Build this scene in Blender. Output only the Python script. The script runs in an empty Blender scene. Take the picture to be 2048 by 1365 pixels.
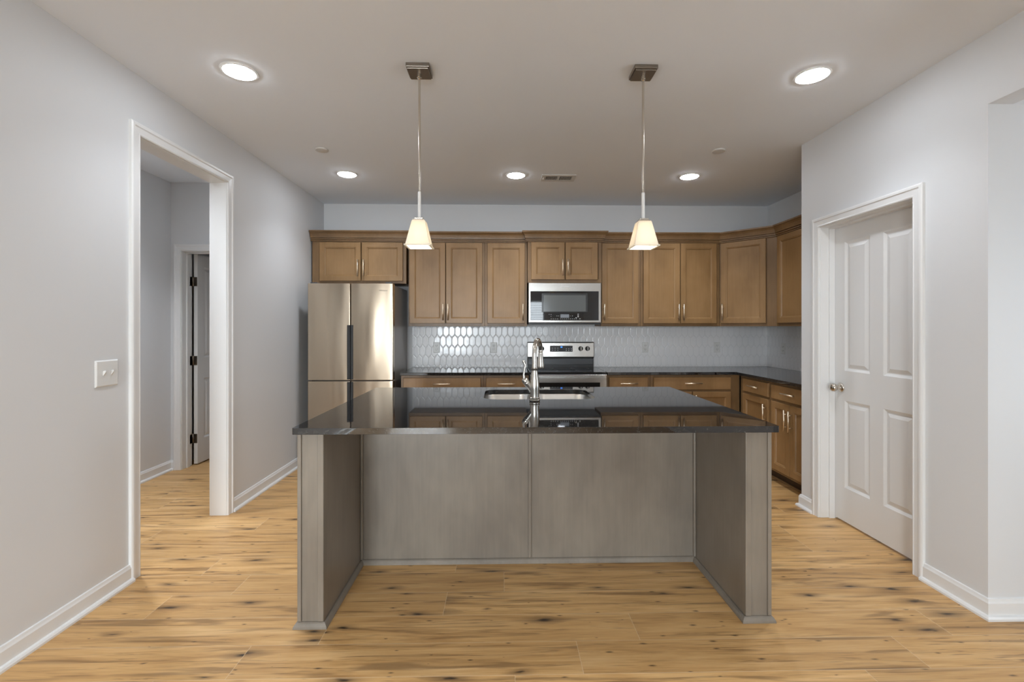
import bpy, bmesh, math, random
from mathutils import Vector, Matrix

S = bpy.context.scene
COL = S.collection
PI = math.pi

# ------------------------------------------------------------------ camera
cam_d = bpy.data.cameras.new('camera')
cam_d.sensor_width = 36.0
cam_d.lens = 921.0 * 36.0 / 2048.0
cam_d.shift_y = -27.5 / 2048.0
cam_d.clip_start = 0.05
cam = bpy.data.objects.new('camera', cam_d)
cam.location = (0, 0, 1.361)
cam.rotation_euler = (PI / 2, 0, -0.0213)
COL.objects.link(cam)
S.camera = cam

# ------------------------------------------------------------------ world, exposure, daylight
world = bpy.data.worlds.new('world')
S.world = world
world.use_nodes = True
world.node_tree.nodes['Background'].inputs[0].default_value = (0.62, 0.78, 1.0, 1)
world.node_tree.nodes['Background'].inputs[1].default_value = 1.5
S.view_settings.view_transform = 'Standard'
S.view_settings.look = 'None'
S.view_settings.exposure = 0.26
S.view_settings.gamma = 1.0
S.view_settings.use_curve_mapping = False
S.cycles.use_denoising = True
S.cycles.max_bounces = 10
S.cycles.diffuse_bounces = 6
S.cycles.glossy_bounces = 5
S.cycles.caustics_reflective = False
S.cycles.caustics_refractive = False
S.cycles.sample_clamp_indirect = 6.0

DAY = (0.87, 0.95, 1.0)
DAY_W = 96.0            # daylight at the windows behind the camera, W per m2
LAMP = (0.94, 1.0, 1.08)
SPOT_W = 34.0            # downward beam of each recessed lamp
CAN_E = 52.0            # recessed lamps, emission strength
PEND_W = 2.2


def area_light(name, loc, rot, sx, sy, power, color):
    d = bpy.data.lights.new(name, 'AREA')
    d.shape = 'RECTANGLE'; d.size = sx; d.size_y = sy
    d.energy = power; d.color = color
    o = bpy.data.objects.new(name, d)
    o.location = loc; o.rotation_euler = rot
    COL.objects.link(o)
    return o


# key dimensions (metres)
H = 2.743                 # ceiling
XL, XR = -1.993, 2.273    # left and right wall faces
XK = 3.03                 # kitchen's own right wall
YB = 5.194                # back wall
YF = -3.28                # wall behind the camera
YP = 3.45                 # pantry's back corner
YN = 2.107                # near end of the right wall
WT = 0.12                 # wall thickness
WINS = [(-0.62, 1.20, 0.62, 2.13), (-1.84, -0.82, 0.10, 2.13)]   # front wall window openings; the second added and enlarged for more daylight

for i, (a, b, c, d) in enumerate(WINS):
    area_light('daylight_%d' % (i + 1), ((a + b) / 2, YF - 0.45, (c + d) / 2), (-PI / 2, 0, PI),
               b - a, d - c, DAY_W * (0.48, 1.6)[i] * (b - a) * (d - c), DAY)

WIN3 = (0.55, 1.85, 0.65, 2.05)                                   # window in the side passage (Y and Z ranges)
area_light('daylight_3', (4.0 + 0.50, (WIN3[0] + WIN3[1]) / 2, (WIN3[2] + WIN3[3]) / 2), (PI / 2, 0, PI / 2),
           WIN3[1] - WIN3[0], WIN3[3] - WIN3[2], DAY_W * 0.15 * (WIN3[1] - WIN3[0]) * (WIN3[3] - WIN3[2]), DAY)

# ------------------------------------------------------------------ mesh helpers
ORG = {}


def bx(bm, x0, x1, y0, y1, z0, z1):
    vs = [bm.verts.new((x, y, z)) for x in (x0, x1) for y in (y0, y1) for z in (z0, z1)]
    for f in ((0, 1, 3, 2), (4, 6, 7, 5), (0, 4, 5, 1), (2, 3, 7, 6), (0, 2, 6, 4), (1, 5, 7, 3)):
        bm.faces.new([vs[i] for i in f])
    return vs


def boxes(*bs):
    bm = bmesh.new()
    for b in bs:
        bx(bm, *b)
    return bm


def ring(bm, c, u, v, r, n):
    return [bm.verts.new(c + u * (r * math.cos(2 * PI * i / n)) + v * (r * math.sin(2 * PI * i / n))) for i in range(n)]


def bridge(bm, a, b, smooth=True):
    n = len(a)
    for i in range(n):
        f = bm.faces.new((a[i], a[(i + 1) % n], b[(i + 1) % n], b[i]))
        f.smooth = smooth


def tube(bm, pts, rad, n=16, caps=True):
    pts = [Vector(p) for p in pts]
    if not hasattr(rad, '__len__'):
        rad = [rad] * len(pts)
    rings = []
    u = None
    for i, p in enumerate(pts):
        if i == 0:
            t = pts[1] - p
        elif i == len(pts) - 1:
            t = p - pts[i - 1]
        else:
            t = (pts[i + 1] - p).normalized() + (p - pts[i - 1]).normalized()
        if t.length < 1e-9:
            t = Vector((0, 0, 1))
        t.normalize()
        if u is None:
            u = t.orthogonal().normalized()
        u = (u - t * u.dot(t)).normalized()
        v = t.cross(u)
        rings.append(ring(bm, p, u, v, rad[i], n))
    for a, b in zip(rings, rings[1:]):
        bridge(bm, a, b)
    if caps:
        bm.faces.new(rings[0][::-1]); bm.faces.new(rings[-1])
    return bm


def lathe(bm, prof, c=(0, 0, 0), axis=(0, 0, 1), n=32):
    """prof: (radius, distance along axis); open ends are capped"""
    ax = Vector(axis).normalized(); c = Vector(c)
    u = ax.orthogonal().normalized(); v = ax.cross(u)
    rs = [ring(bm, c + ax * z, u, v, max(r, 1e-4), n) for r, z in prof]
    for a, b in zip(rs, rs[1:]):
        bridge(bm, a, b)
    bm.faces.new(rs[0][::-1]); bm.faces.new(rs[-1])
    return bm


def sweep(bm, path, prof, fn, closed_prof=True):
    """extrude profile (offset to the right of the path, height) along a 2-D path with mitres; fn(a, b, c) -> xyz"""
    pts = [Vector((p[0], p[1])) for p in path]
    rows = []
    for i, p in enumerate(pts):
        ds = []
        if i > 0: ds.append((p - pts[i - 1]).normalized())
        if i < len(pts) - 1: ds.append((pts[i + 1] - p).normalized())
        ns = [Vector((d.y, -d.x)) for d in ds]
        if len(ns) == 1:
            m = ns[0]
        else:
            m = (ns[0] + ns[1])
            m = m / max(0.2, m.dot(ns[0]))
        rows.append([bm.verts.new(fn(p.x + m.x * o, p.y + m.y * o, h)) for o, h in prof])
    k = len(prof)
    for a, b in zip(rows, rows[1:]):
        for j in range(k if closed_prof else k - 1):
            bm.faces.new((a[j], a[(j + 1) % k], b[(j + 1) % k], b[j]))
    bm.faces.new(rows[0][::-1]); bm.faces.new(rows[-1])
    return bm


def extrude_poly(bm, poly, z0, z1):
    a = [bm.verts.new((x, y, z0)) for x, y in poly]
    b = [bm.verts.new((x, y, z1)) for x, y in poly]
    n = len(poly)
    for i in range(n):
        bm.faces.new((a[i], a[(i + 1) % n], b[(i + 1) % n], b[i]))
    bm.faces.new(a[::-1]); bm.faces.new(b)
    return bm


def round_rect(x0, x1, y0, y1, r, n=6):
    pts = []
    for cx, cy, a0 in ((x1 - r, y1 - r, 0), (x0 + r, y1 - r, 90), (x0 + r, y0 + r, 180), (x1 - r, y0 + r, 270)):
        for i in range(n + 1):
            a = math.radians(a0 + 90 * i / n)
            pts.append((cx + r * math.cos(a), cy + r * math.sin(a)))
    return pts


def rect_loops(bm, x0, x1, z0, z1, loops, yback=None):
    """concentric rectangles facing -Y: loops = (inset, y)"""
    rs = []
    if yback is not None:
        loops = [(loops[0][0], yback)] + list(loops)
    for ins, y in loops:
        rs.append([bm.verts.new(p) for p in ((x0 + ins, y, z0 + ins), (x1 - ins, y, z0 + ins),
                                             (x1 - ins, y, z1 - ins), (x0 + ins, y, z1 - ins))])
    for a, b in zip(rs, rs[1:]):
        for i in range(4):
            bm.faces.new((a[i], a[(i + 1) % 4], b[(i + 1) % 4], b[i]))
    bm.faces.new(rs[-1])
    if yback is not None:
        bm.faces.new(rs[0][::-1])
    return bm


def root_org(p):
    return ORG.get(p.name, Vector((0, 0, 0)))


def obj(name, bm, mat, parent=None, bevel=0.0, seg=2, smooth=False, angle=35):
    off = root_org(parent) if parent else Vector((0, 0, 0))
    if off.length > 0:
        bmesh.ops.translate(bm, verts=bm.verts, vec=-off)
    bmesh.ops.recalc_face_normals(bm, faces=bm.faces)
    me = bpy.data.meshes.new(name)
    bm.to_mesh(me); bm.free()
    if mat: me.materials.append(mat)
    if smooth:
        for f in me.polygons: f.use_smooth = True
        me.set_sharp_from_angle(angle=math.radians(angle))
    o = bpy.data.objects.new(name, me)
    COL.objects.link(o)
    if parent:
        o.parent = parent
        ORG[o.name] = off
    if bevel > 0:
        m = o.modifiers.new('bevel', 'BEVEL')
        m.width = bevel; m.segments = seg; m.limit_method = 'ANGLE'; m.angle_limit = math.radians(40)
    return o


def tag(o, label, cat, group=None):
    o['label'] = label; o['category'] = cat
    if group: o['group'] = group
    return o


def thing(name, label, cat, loc=(0, 0, 0), rz=0.0, group=None, world=True):
    """an Empty at the thing's base; with world=True its parts are written in world coordinates"""
    o = bpy.data.objects.new(name, None)
    o.empty_display_size = 0.1
    o.location = loc; o.rotation_euler = (0, 0, rz)
    COL.objects.link(o)
    tag(o, label, cat, group)
    if world: ORG[o.name] = Vector(loc)
    return o


def struct(name, bm, mat, parent=None, **k):
    o = obj(name, bm, mat, parent, **k)
    if parent is None: o['kind'] = 'structure'
    return o


def text_mesh(name, body, size, mat, parent, loc, extrude=0.0008, shear=0.0, rot=(PI / 2, 0, 0)):
    c = bpy.data.curves.new(name + '_curve', 'FONT')
    c.body = body; c.size = size; c.extrude = extrude; c.align_x = 'CENTER'; c.align_y = 'CENTER'; c.shear = shear
    t = bpy.data.objects.new(name + '_tmp', c)
    COL.objects.link(t)
    dg = bpy.context.evaluated_depsgraph_get()
    me = bpy.data.meshes.new_from_object(t.evaluated_get(dg))
    bpy.data.objects.remove(t); bpy.data.curves.remove(c)
    me.transform(Matrix.Translation(Vector(loc) - root_org(parent)) @ Matrix.Rotation(rot[2], 4, 'Z') @ Matrix.Rotation(rot[0], 4, 'X'))
    me.materials.clear(); me.materials.append(mat); me.name = name
    o = bpy.data.objects.new(name, me)
    COL.objects.link(o); o.parent = parent; ORG[o.name] = root_org(parent)
    return o


# ------------------------------------------------------------------ materials
def srgb(r, g, b):
    f = lambda c: (c / 255 / 12.92) if c / 255 <= 0.04045 else ((c / 255 + 0.055) / 1.055) ** 2.4
    return (f(r), f(g), f(b), 1.0)


class NT:
    def __init__(self, name):
        self.m = bpy.data.materials.new(name)
        self.m.use_nodes = True
        self.t = self.m.node_tree
        self.b = self.t.nodes['Principled BSDF']

    def n(self, typ, **k):
        nd = self.t.nodes.new(typ)
        for a, v in k.items():
            setattr(nd, a, v)
        return nd

    def l(self, a, b):
        self.t.links.new(a, b)

    def val(self, sock, v):
        if hasattr(v, 'is_output') or isinstance(v, bpy.types.NodeSocket):
            self.l(v, sock)
        else:
            sock.default_value = v

    def math(self, op, a, b=0.0, c=None):
        nd = self.n('ShaderNodeMath', operation=op)
        self.val(nd.inputs[0], a); self.val(nd.inputs[1], b)
        if c is not None: self.val(nd.inputs[2], c)
        return nd.outputs[0]

    def vmath(self, op, a, b=(0, 0, 0)):
        nd = self.n('ShaderNodeVectorMath', operation=op)
        self.val(nd.inputs[0], a); self.val(nd.inputs[1], b)
        return nd.outputs['Value'] if op in ('DOT_PRODUCT', 'LENGTH') else nd.outputs[0]

    def noise(self, vec, scale, detail=3, rough=0.5, dist=0.0):
        nd = self.n('ShaderNodeTexNoise')
        self.l(vec, nd.inputs['Vector'])
        nd.inputs['Scale'].default_value = scale; nd.inputs['Detail'].default_value = detail
        nd.inputs['Roughness'].default_value = rough; nd.inputs['Distortion'].default_value = dist
        return nd.outputs['Fac']

    def mapping(self, vec, scale=(1, 1, 1), loc=(0, 0, 0)):
        nd = self.n('ShaderNodeMapping')
        self.l(vec, nd.inputs['Vector'])
        nd.inputs['Scale'].default_value = scale; nd.inputs['Location'].default_value = loc
        return nd.outputs[0]

    def obj_co(self):
        return self.n('ShaderNodeTexCoord').outputs['Object']

    def geo_pos(self):
        return self.n('ShaderNodeNewGeometry').outputs['Position']

    def ramp(self, fac, stops, interp='LINEAR'):
        nd = self.n('ShaderNodeValToRGB')
        self.val(nd.inputs[0], fac)
        cr = nd.color_ramp; cr.interpolation = interp
        while len(cr.elements) < len(stops): cr.elements.new(0.5)
        for e, (p, c) in zip(cr.elements, stops):
            e.position = p; e.color = c
        return nd.outputs[0]

    def mix(self, fac, a, b, blend='MIX'):
        nd = self.n('ShaderNodeMix', data_type='RGBA', blend_type=blend)
        self.val(nd.inputs[0], fac); self.val(nd.inputs[6], a); self.val(nd.inputs[7], b)
        return nd.outputs[2]

    def bump(self, h, strength=0.2, dist=0.01):
        nd = self.n('ShaderNodeBump')
        self.l(h, nd.inputs['Height'])
        nd.inputs['Strength'].default_value = strength; nd.inputs['Distance'].default_value = dist
        self.l(nd.outputs[0], self.b.inputs['Normal'])

    def set(self, **k):
        names = dict(color='Base Color', rough='Roughness', metal='Metallic', ior='IOR', coat='Coat Weight',
                     coat_rough='Coat Roughness', aniso='Anisotropic', em='Emission Color', em_s='Emission Strength',
                     trans='Transmission Weight', spec='Specular IOR Level', alpha='Alpha')
        for a, v in k.items():
            self.val(self.b.inputs[names[a]], v)
        return self


def plain(name, color, rough=0.5, metal=0.0, **k):
    t = NT(name)
    t.set(color=color, rough=rough, metal=metal, **k)
    return t.m


def paint(name, color, rough=0.55, tex=0.04):
    t = NT(name)
    p = t.geo_pos()
    v = t.noise(p, 1.1, 2)
    c2 = tuple(min(1, x * 1.03) for x in color[:3]) + (1,)
    c1 = tuple(x * 0.985 for x in color[:3]) + (1,)
    t.set(color=t.mix(v, c1, c2), rough=rough)
    t.bump(t.noise(p, 220, 3), tex, 0.002)
    return t.m


M = {}
M['wall'] = paint('wall_paint', srgb(215, 216, 217))
M['ceil'] = paint('ceiling_paint', srgb(232, 237, 243), 0.8, 0.06)
M['trim'] = paint('trim_paint', srgb(226, 226, 225), 0.32, 0.01)
M['doorw'] = paint('door_paint', srgb(222, 222, 221), 0.38, 0.02)


def wood(name, base, dark, grain=(55, 55, 3.0), rough=0.36, mott=0.5):
    t = NT(name)
    p = t.obj_co()
    g = t.noise(t.mapping(p, grain), 1.0, 5, 0.6, 0.4)
    m = t.noise(t.mapping(p, (4.5, 4.5, 2.4)), 1.0, 3, 0.55, 0.3)
    fac = t.math('ADD', t.math('MULTIPLY', g, 0.24), t.math('MULTIPLY', m, 0.72))
    c = t.ramp(fac, [(0.28, dark), (0.68, base)])
    t.set(color=c, rough=t.math('ADD', t.math('MULTIPLY', m, 0.12), rough - 0.06), spec=0.45)
    t.bump(g, 0.05, 0.003)
    return t.m


M['maple'] = wood('stained_maple', srgb(154, 120, 80), srgb(122, 92, 56))
M['maple_dark'] = wood('stained_maple_frame', srgb(134, 104, 70), srgb(104, 79, 50))
M['maple_daylit'] = wood('stained_maple_daylit', srgb(138, 129, 117), srgb(112, 104, 94))  # island wood: cabinet stain with cool daylight put into its colour as grey


def floor_mat():
    t = NT('oak_plank_floor')
    uv = t.n('ShaderNodeUVMap', uv_map='plank').outputs[0]      # metres along and across the plank, shifted per plank
    un = t.n('ShaderNodeUVMap', uv_map='edge').outputs[0]       # metres inside the plank
    tone = t.n('ShaderNodeAttribute', attribute_name='tone').outputs['Fac']
    dim = t.n('ShaderNodeAttribute', attribute_name='dims').outputs['Vector']
    fine = t.noise(t.mapping(uv, (5, 170, 1)), 1.0, 5, 0.65, 0.6)
    broad = t.noise(t.mapping(uv, (1.3, 16, 1)), 1.0, 4, 0.55, 1.2)
    streak = t.noise(t.mapping(uv, (1.5, 22, 1), (3.1, 7.7, 0)), 1.0, 3, 0.6, 0.8)
    c = t.ramp(t.math('ADD', t.math('MULTIPLY', fine, 0.42), t.math('MULTIPLY', broad, 0.58)),
               [(0.30, srgb(170, 128, 78)), (0.50, srgb(209, 166, 109)), (0.70, srgb(230, 192, 138))])
    c = t.mix(t.math('MULTIPLY', tone, 0.34), c, srgb(150, 112, 68))
    # dark streaks along the boards, and thin checks
    sk = t.n('ShaderNodeMapRange', interpolation_type='SMOOTHSTEP')
    t.l(streak, sk.inputs[0]); sk.inputs[1].default_value = 0.52; sk.inputs[2].default_value = 0.68
    c = t.mix(t.math('MULTIPLY', sk.outputs[0], 0.52), c, srgb(96, 68, 44))
    ck = t.noise(t.mapping(uv, (2.2, 60, 1), (9.1, 2.3, 0)), 1.0, 3, 0.6, 1.5)
    cm = t.n('ShaderNodeMapRange', interpolation_type='SMOOTHSTEP')
    t.l(ck, cm.inputs[0]); cm.inputs[1].default_value = 0.58; cm.inputs[2].default_value = 0.70
    c = t.mix(t.math('MULTIPLY', cm.outputs[0], 0.5), c, srgb(92, 66, 44))
    # knots: a dark core inside a long soft stain
    nz = t.n('ShaderNodeTexNoise'); t.l(t.mapping(uv, (9, 50, 1)), nz.inputs['Vector']); nz.inputs['Scale'].default_value = 1.0
    nz.inputs['Detail'].default_value = 4
    for sc, off, lim, mul, col, amt in (((2.4, 9.0, 1), (0, 0, 0), 0.45, 0.85, srgb(84, 62, 44), 0.62),
                                        ((2.4, 9.0, 1), (0, 0, 0), 0.45, 0.26, srgb(40, 32, 28), 0.95),
                                        ((6.5, 21.0, 1), (5.2, 3.4, 0), 0.72, 0.62, srgb(56, 42, 32), 0.85)):
        vo = t.n('ShaderNodeTexVoronoi', feature='F1', voronoi_dimensions='2D')
        wob = t.vmath('ADD', t.mapping(uv, sc, off), t.vmath('MULTIPLY', nz.outputs['Color'], (0.10, 0.30, 0)))
        t.l(wob, vo.inputs['Vector']); vo.inputs['Scale'].default_value = 1.0
        rnd = t.n('ShaderNodeSeparateColor'); t.l(vo.outputs['Color'], rnd.inputs[0])
        size = t.math('MULTIPLY', t.math('MAXIMUM', t.math('SUBTRACT', rnd.outputs[0], lim), 0.0), mul)
        kn = t.n('ShaderNodeMapRange', interpolation_type='SMOOTHSTEP')
        t.l(vo.outputs['Distance'], kn.inputs[0]); kn.inputs[1].default_value = 0.0
        t.l(t.math('ADD', size, 0.001), kn.inputs[2]); kn.inputs[3].default_value = 1.0; kn.inputs[4].default_value = 0.0
        c = t.mix(t.math('MULTIPLY', kn.outputs[0], amt), c, col)
    # pale seams
    s = t.n('ShaderNodeSeparateXYZ'); t.l(un, s.inputs[0])
    d = t.n('ShaderNodeSeparateXYZ'); t.l(dim, d.inputs[0])
    ex = t.math('MINIMUM', s.outputs[0], t.math('SUBTRACT', d.outputs[0], s.outputs[0]))
    ey = t.math('MINIMUM', s.outputs[1], t.math('SUBTRACT', d.outputs[1], s.outputs[1]))
    seam = t.math('LESS_THAN', t.math('MINIMUM', ex, ey), 0.0013)
    c = t.mix(t.math('MULTIPLY', seam, 0.55), c, srgb(214, 192, 160))
    t.set(color=c, rough=t.math('ADD', t.math('MULTIPLY', fine, 0.15), 0.32), spec=0.42)
    t.bump(t.math('SUBTRACT', t.math('MULTIPLY', fine, 0.3), seam), 0.12, 0.002)
    return t.m


M['floor'] = floor_mat()


def granite():
    t = NT('polished_black_granite')
    p = t.geo_pos()
    v = t.n('ShaderNodeTexVoronoi', feature='F1'); t.l(p, v.inputs['Vector']); v.inputs['Scale'].default_value = 260
    sp = t.math('LESS_THAN', v.outputs['Distance'], 0.26)
    n1 = t.noise(t.mapping(p, (1, 1, 1)), 90, 4, 0.7)
    c = t.ramp(n1, [(0.35, srgb(15, 15, 17)), (0.7, srgb(36, 35, 36))])
    c = t.mix(t.math('MULTIPLY', sp, t.math('GREATER_THAN', t.noise(p, 60, 2), 0.55)), c, srgb(112, 110, 106))
    t.set(color=c, rough=0.4, spec=0.0, coat=1.0, coat_rough=0.03)
    t.b.inputs['Coat IOR'].default_value = 1.74
    return t.m


M['granite'] = granite()


def tile_mat():
    """elongated hexagon (picket) tiles, glossy white, light grout"""
    t = NT('picket_tile')
    p = t.geo_pos()
    s = t.n('ShaderNodeSeparateXYZ'); t.l(p, s.inputs[0])
    # x + y so the pattern also runs along the side wall
    u = t.math('MULTIPLY', t.math('ADD', s.outputs[0], s.outputs[1]), 1 / 0.066)
    v = t.math('MULTIPLY', t.math('ADD', s.outputs[2], 0.028), 0.866025 / 0.112)
    cu = t.n('ShaderNodeCombineXYZ'); t.l(u, cu.inputs[0]); t.l(v, cu.inputs[1])
    q = cu.outputs[0]
    R3 = 1.7320508

    def cell(off):
        nd = t.n('ShaderNodeVectorMath', operation='SUBTRACT'); t.l(q, nd.inputs[0]); nd.inputs[1].default_value = off
        md = t.n('ShaderNodeVectorMath', operation='MODULO')   # positive domain kept by a large shift
        ad = t.vmath('ADD', nd.outputs[0], (1000.0, 1000 * R3, 0))
        t.l(ad, md.inputs[0]); md.inputs[1].default_value = (1.0, R3, 1.0)
        return t.vmath('SUBTRACT', md.outputs[0], (0.5, R3 / 2, 0))

    a, b = cell((0, 0, 0)), cell((0.5, R3 / 2, 0))
    la, lb = t.vmath('LENGTH', a), t.vmath('LENGTH', b)
    pick = t.math('LESS_THAN', la, lb)
    g = t.n('ShaderNodeMix', data_type='VECTOR')
    t.l(pick, g.inputs[0]); t.l(b, g.inputs[4]); t.l(a, g.inputs[5])
    gv = g.outputs[1]
    ab = t.vmath('ABSOLUTE', gv)
    sx = t.n('ShaderNodeSeparateXYZ'); t.l(ab, sx.inputs[0])
    hd = t.math('MAXIMUM', sx.outputs[0], t.vmath('DOT_PRODUCT', ab, (0.5, 0.8660254, 0)))
    cid = t.vmath('SUBTRACT', q, gv)
    wn = t.n('ShaderNodeTexWhiteNoise', noise_dimensions='3D')
    rd = t.vmath('MULTIPLY', t.vmath('ADD', cid, (0.01, 0.01, 0.01)), (2.0, 1.1547, 1))
    ro = t.n('ShaderNodeVectorMath', operation='SNAP'); t.l(t.vmath('ADD', rd, (0.5, 0.5, 0)), ro.inputs[0]); ro.inputs[1].default_value = (1, 1, 1)
    t.l(ro.outputs[0], wn.inputs['Vector'])
    edge = t.n('ShaderNodeMapRange', interpolation_type='SMOOTHSTEP')
    t.l(hd, edge.inputs[0]); edge.inputs[1].default_value = 0.40; edge.inputs[2].default_value = 0.485
    edge.inputs[3].default_value = 1.0; edge.inputs[4].default_value = 0.0
    grout = t.math('GREATER_THAN', hd, 0.478)
    c = t.mix(t.math('MULTIPLY', grout, 0.75), srgb(238, 238, 239), srgb(214, 215, 216))
    rv = t.vmath('SUBTRACT', wn.outputs['Color'], (0.5, 0.5, 0.5))
    tilt = t.vmath('DOT_PRODUCT', rv, gv)
    hgt = t.math('ADD', t.math('MULTIPLY', edge.outputs[0], 0.5), t.math('ADD', t.math('MULTIPLY', tilt, 0.5), t.math('MULTIPLY', t.noise(p, 38, 2), 0.25)))
    t.set(color=c, rough=t.math('ADD', t.math('MULTIPLY', grout, 0.4), 0.13), spec=0.55)
    t.bump(hgt, 0.35, 0.006)
    return t.m


M['tile'] = tile_mat()


def steel(name, color, rough=0.22, wave=0.0, horiz=True, brush=0.10):
    t = NT(name)
    p = t.geo_pos()
    st = t.noise(t.mapping(p, (3, 3, 600) if horiz else (600, 600, 3)), 1.0, 3)
    t.set(color=color, metal=1.0, rough=t.math('ADD', t.math('MULTIPLY', st, brush), rough - brush / 2))
    if wave > 0:
        w = t.noise(t.mapping(p, (4.5, 4.5, 0.8)), 1.0, 1, 0.3)
        t.bump(w, wave, 0.02)
    return t.m


M['steel'] = steel('stainless_steel', srgb(196, 194, 190), 0.24)
M['fridge'] = steel('fridge_steel', srgb(192, 176, 156), 0.20, 1.0, False, 0.05)
M['sink'] = steel('sink_steel', srgb(205, 203, 199), 0.30)
M['nickel'] = plain('satin_nickel', srgb(205, 198, 188), 0.2, 1.0)
M['faucet'] = plain('brushed_nickel', srgb(200, 196, 189), 0.2, 1.0)
M['pull'] = plain('champagne_pull', srgb(236, 220, 196), 0.38, 1.0)
M['bronze'] = plain('pendant_nickel', srgb(150, 142, 132), 0.3, 1.0)
M['blackgl'] = plain('black_glass', srgb(16, 17, 19), 0.03, 0.0, ior=1.65)
M['black'] = plain('black_plastic', srgb(24, 24, 25), 0.38)
M['darkgrey'] = plain('dark_grey_enamel', srgb(74, 76, 79), 0.3)
M['fside'] = plain('fridge_side_grey', srgb(126, 120, 113), 0.32, 0.0)
M['mwin'] = plain('oven_screen_glass', srgb(92, 95, 95), 0.12, 0.0, ior=1.6)
M['mframe'] = plain('oven_screen_frame', srgb(58, 60, 61), 0.15)
M['lcd'] = plain('grey_display', srgb(120, 124, 130), 0.2)
M['mark'] = plain('pale_print', srgb(196, 198, 200), 0.5)
M['logo'] = plain('silver_logo', srgb(232, 232, 230), 0.4)
M['logo_dark'] = plain('grey_logo', srgb(120, 112, 104), 0.4)
M['blue'] = plain('blue_digits', srgb(40, 110, 240), 0.4, em=srgb(60, 140, 255), em_s=1.6)
M['white_pl'] = plain('white_plastic', srgb(222, 222, 220), 0.35)
M['slot'] = plain('socket_slot', srgb(60, 58, 56), 0.6)
M['ventw'] = plain('vent_white', srgb(206, 204, 200), 0.45)
M['ventd'] = plain('vent_dark', srgb(42, 38, 34), 0.8)
M['toe'] = plain('toe_kick_brown', srgb(62, 46, 32), 0.5)
M['hinge'] = plain('hinge_nickel', srgb(140, 130, 118), 0.35, 1.0)
M['blind'] = plain('blind_slat', srgb(225, 228, 230), 0.5)


def window_glass():
    t = NT('window_glass')
    tr = t.n('ShaderNodeBsdfTransparent'); gl = t.n('ShaderNodeBsdfGlossy'); gl.inputs['Roughness'].default_value = 0.02
    fr = t.n('ShaderNodeFresnel'); fr.inputs[0].default_value = 1.45
    mx = t.n('ShaderNodeMixShader'); t.l(fr.outputs[0], mx.inputs[0]); t.l(tr.outputs[0], mx.inputs[1]); t.l(gl.outputs[0], mx.inputs[2])
    t.l(mx.outputs[0], t.t.nodes['Material Output'].inputs[0])
    return t.m


M['glass'] = window_glass()
M['lens'] = plain('lamp_lens', (1, 1, 1, 1), 0.5, 0.0, em=LAMP + (1,), em_s=CAN_E)
M['bulb'] = plain('bulb_glow', (1, 1, 1, 1), 0.5, 0.0, em=(1.0, 0.82, 0.55, 1), em_s=5.0)


def shade_mat():
    t = NT('frosted_glass_shade')
    tr = t.n('ShaderNodeBsdfTranslucent'); tr.inputs[0].default_value = (0.96, 0.93, 0.87, 1)
    df = t.n('ShaderNodeBsdfPrincipled'); df.inputs['Base Color'].default_value = srgb(240, 236, 226); df.inputs['Roughness'].default_value = 0.25
    mx = t.n('ShaderNodeMixShader'); mx.inputs[0].default_value = 0.36
    t.l(df.outputs[0], mx.inputs[1]); t.l(tr.outputs[0], mx.inputs[2])
    t.l(mx.outputs[0], t.t.nodes['Material Output'].inputs[0])
    return t.m


M['shade'] = shade_mat()

# ------------------------------------------------------------------ floor
def build_floor():
    rnd = random.Random(11)
    W, L = 0.19, 1.39
    X0, X1, Y0, Y1 = -3.35, 4.15, YF - 0.15, 5.35
    known = {0: 0.32, 1: 0.60, 2: -0.28, 3: 0.01, 4: -0.26, -1: 0.05}
    bm = bmesh.new()
    uvp = bm.loops.layers.uv.new('plank'); uve = bm.loops.layers.uv.new('edge')
    tone = bm.faces.layers.float.new('tone'); dims = bm.faces.layers.float_vector.new('dims')
    k0 = math.floor((Y0 - 1.80) / W); k1 = math.ceil((Y1 - 1.80) / W)
    for k in range(k0, k1):
        y0 = 1.80 + k * W; y1 = y0 + W
        j = known.get(k, rnd.uniform(0, L))
        x = j - math.ceil((j - X0) / L) * L
        while x < X1:
            a, b = max(x, X0), min(x + L, X1)
            yy0, yy1 = max(y0, Y0), min(y1, Y1)
            if b - a > 0.01 and yy1 > yy0:
                vs = [bm.verts.new(p) for p in ((a, yy0, 0), (b, yy0, 0), (b, yy1, 0), (a, yy1, 0))]
                f = bm.faces.new(vs)
                f[tone] = rnd.random(); f[dims] = Vector((L, W, 0))
                ou, ov = rnd.uniform(0, 80), rnd.uniform(0, 80)
                for lp in f.loops:
                    c = lp.vert.co
                    lp[uvp].uv = (c.x - x + ou, c.y - y0 + ov)
                    lp[uve].uv = (c.x - x, c.y - y0)
            x += L
    # slab below
    bx(bm, X0, X1, Y0, Y1, -0.12, -0.004)
    me = bpy.data.meshes.new('floor')
    bm.to_mesh(me); bm.free()
    me.materials.append(M['floor'])
    o = bpy.data.objects.new('floor', me); COL.objects.link(o); o['kind'] = 'structure'


build_floor()

# ------------------------------------------------------------------ walls and ceiling
OY0, OY1, OZ = 2.571, 3.370, 2.405        # cased opening in the left wall
DY0, DY1, DZ = 2.497, 3.243, 2.072        # pantry door opening in the right wall
XH = -3.16                                # hall's far wall
YH = 4.46                                 # hall's end wall
HX0, HX1, HZ = -3.055, -2.295, 2.085      # door opening in the hall's end wall
AZ = 2.407                                # side passage ceiling

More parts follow.
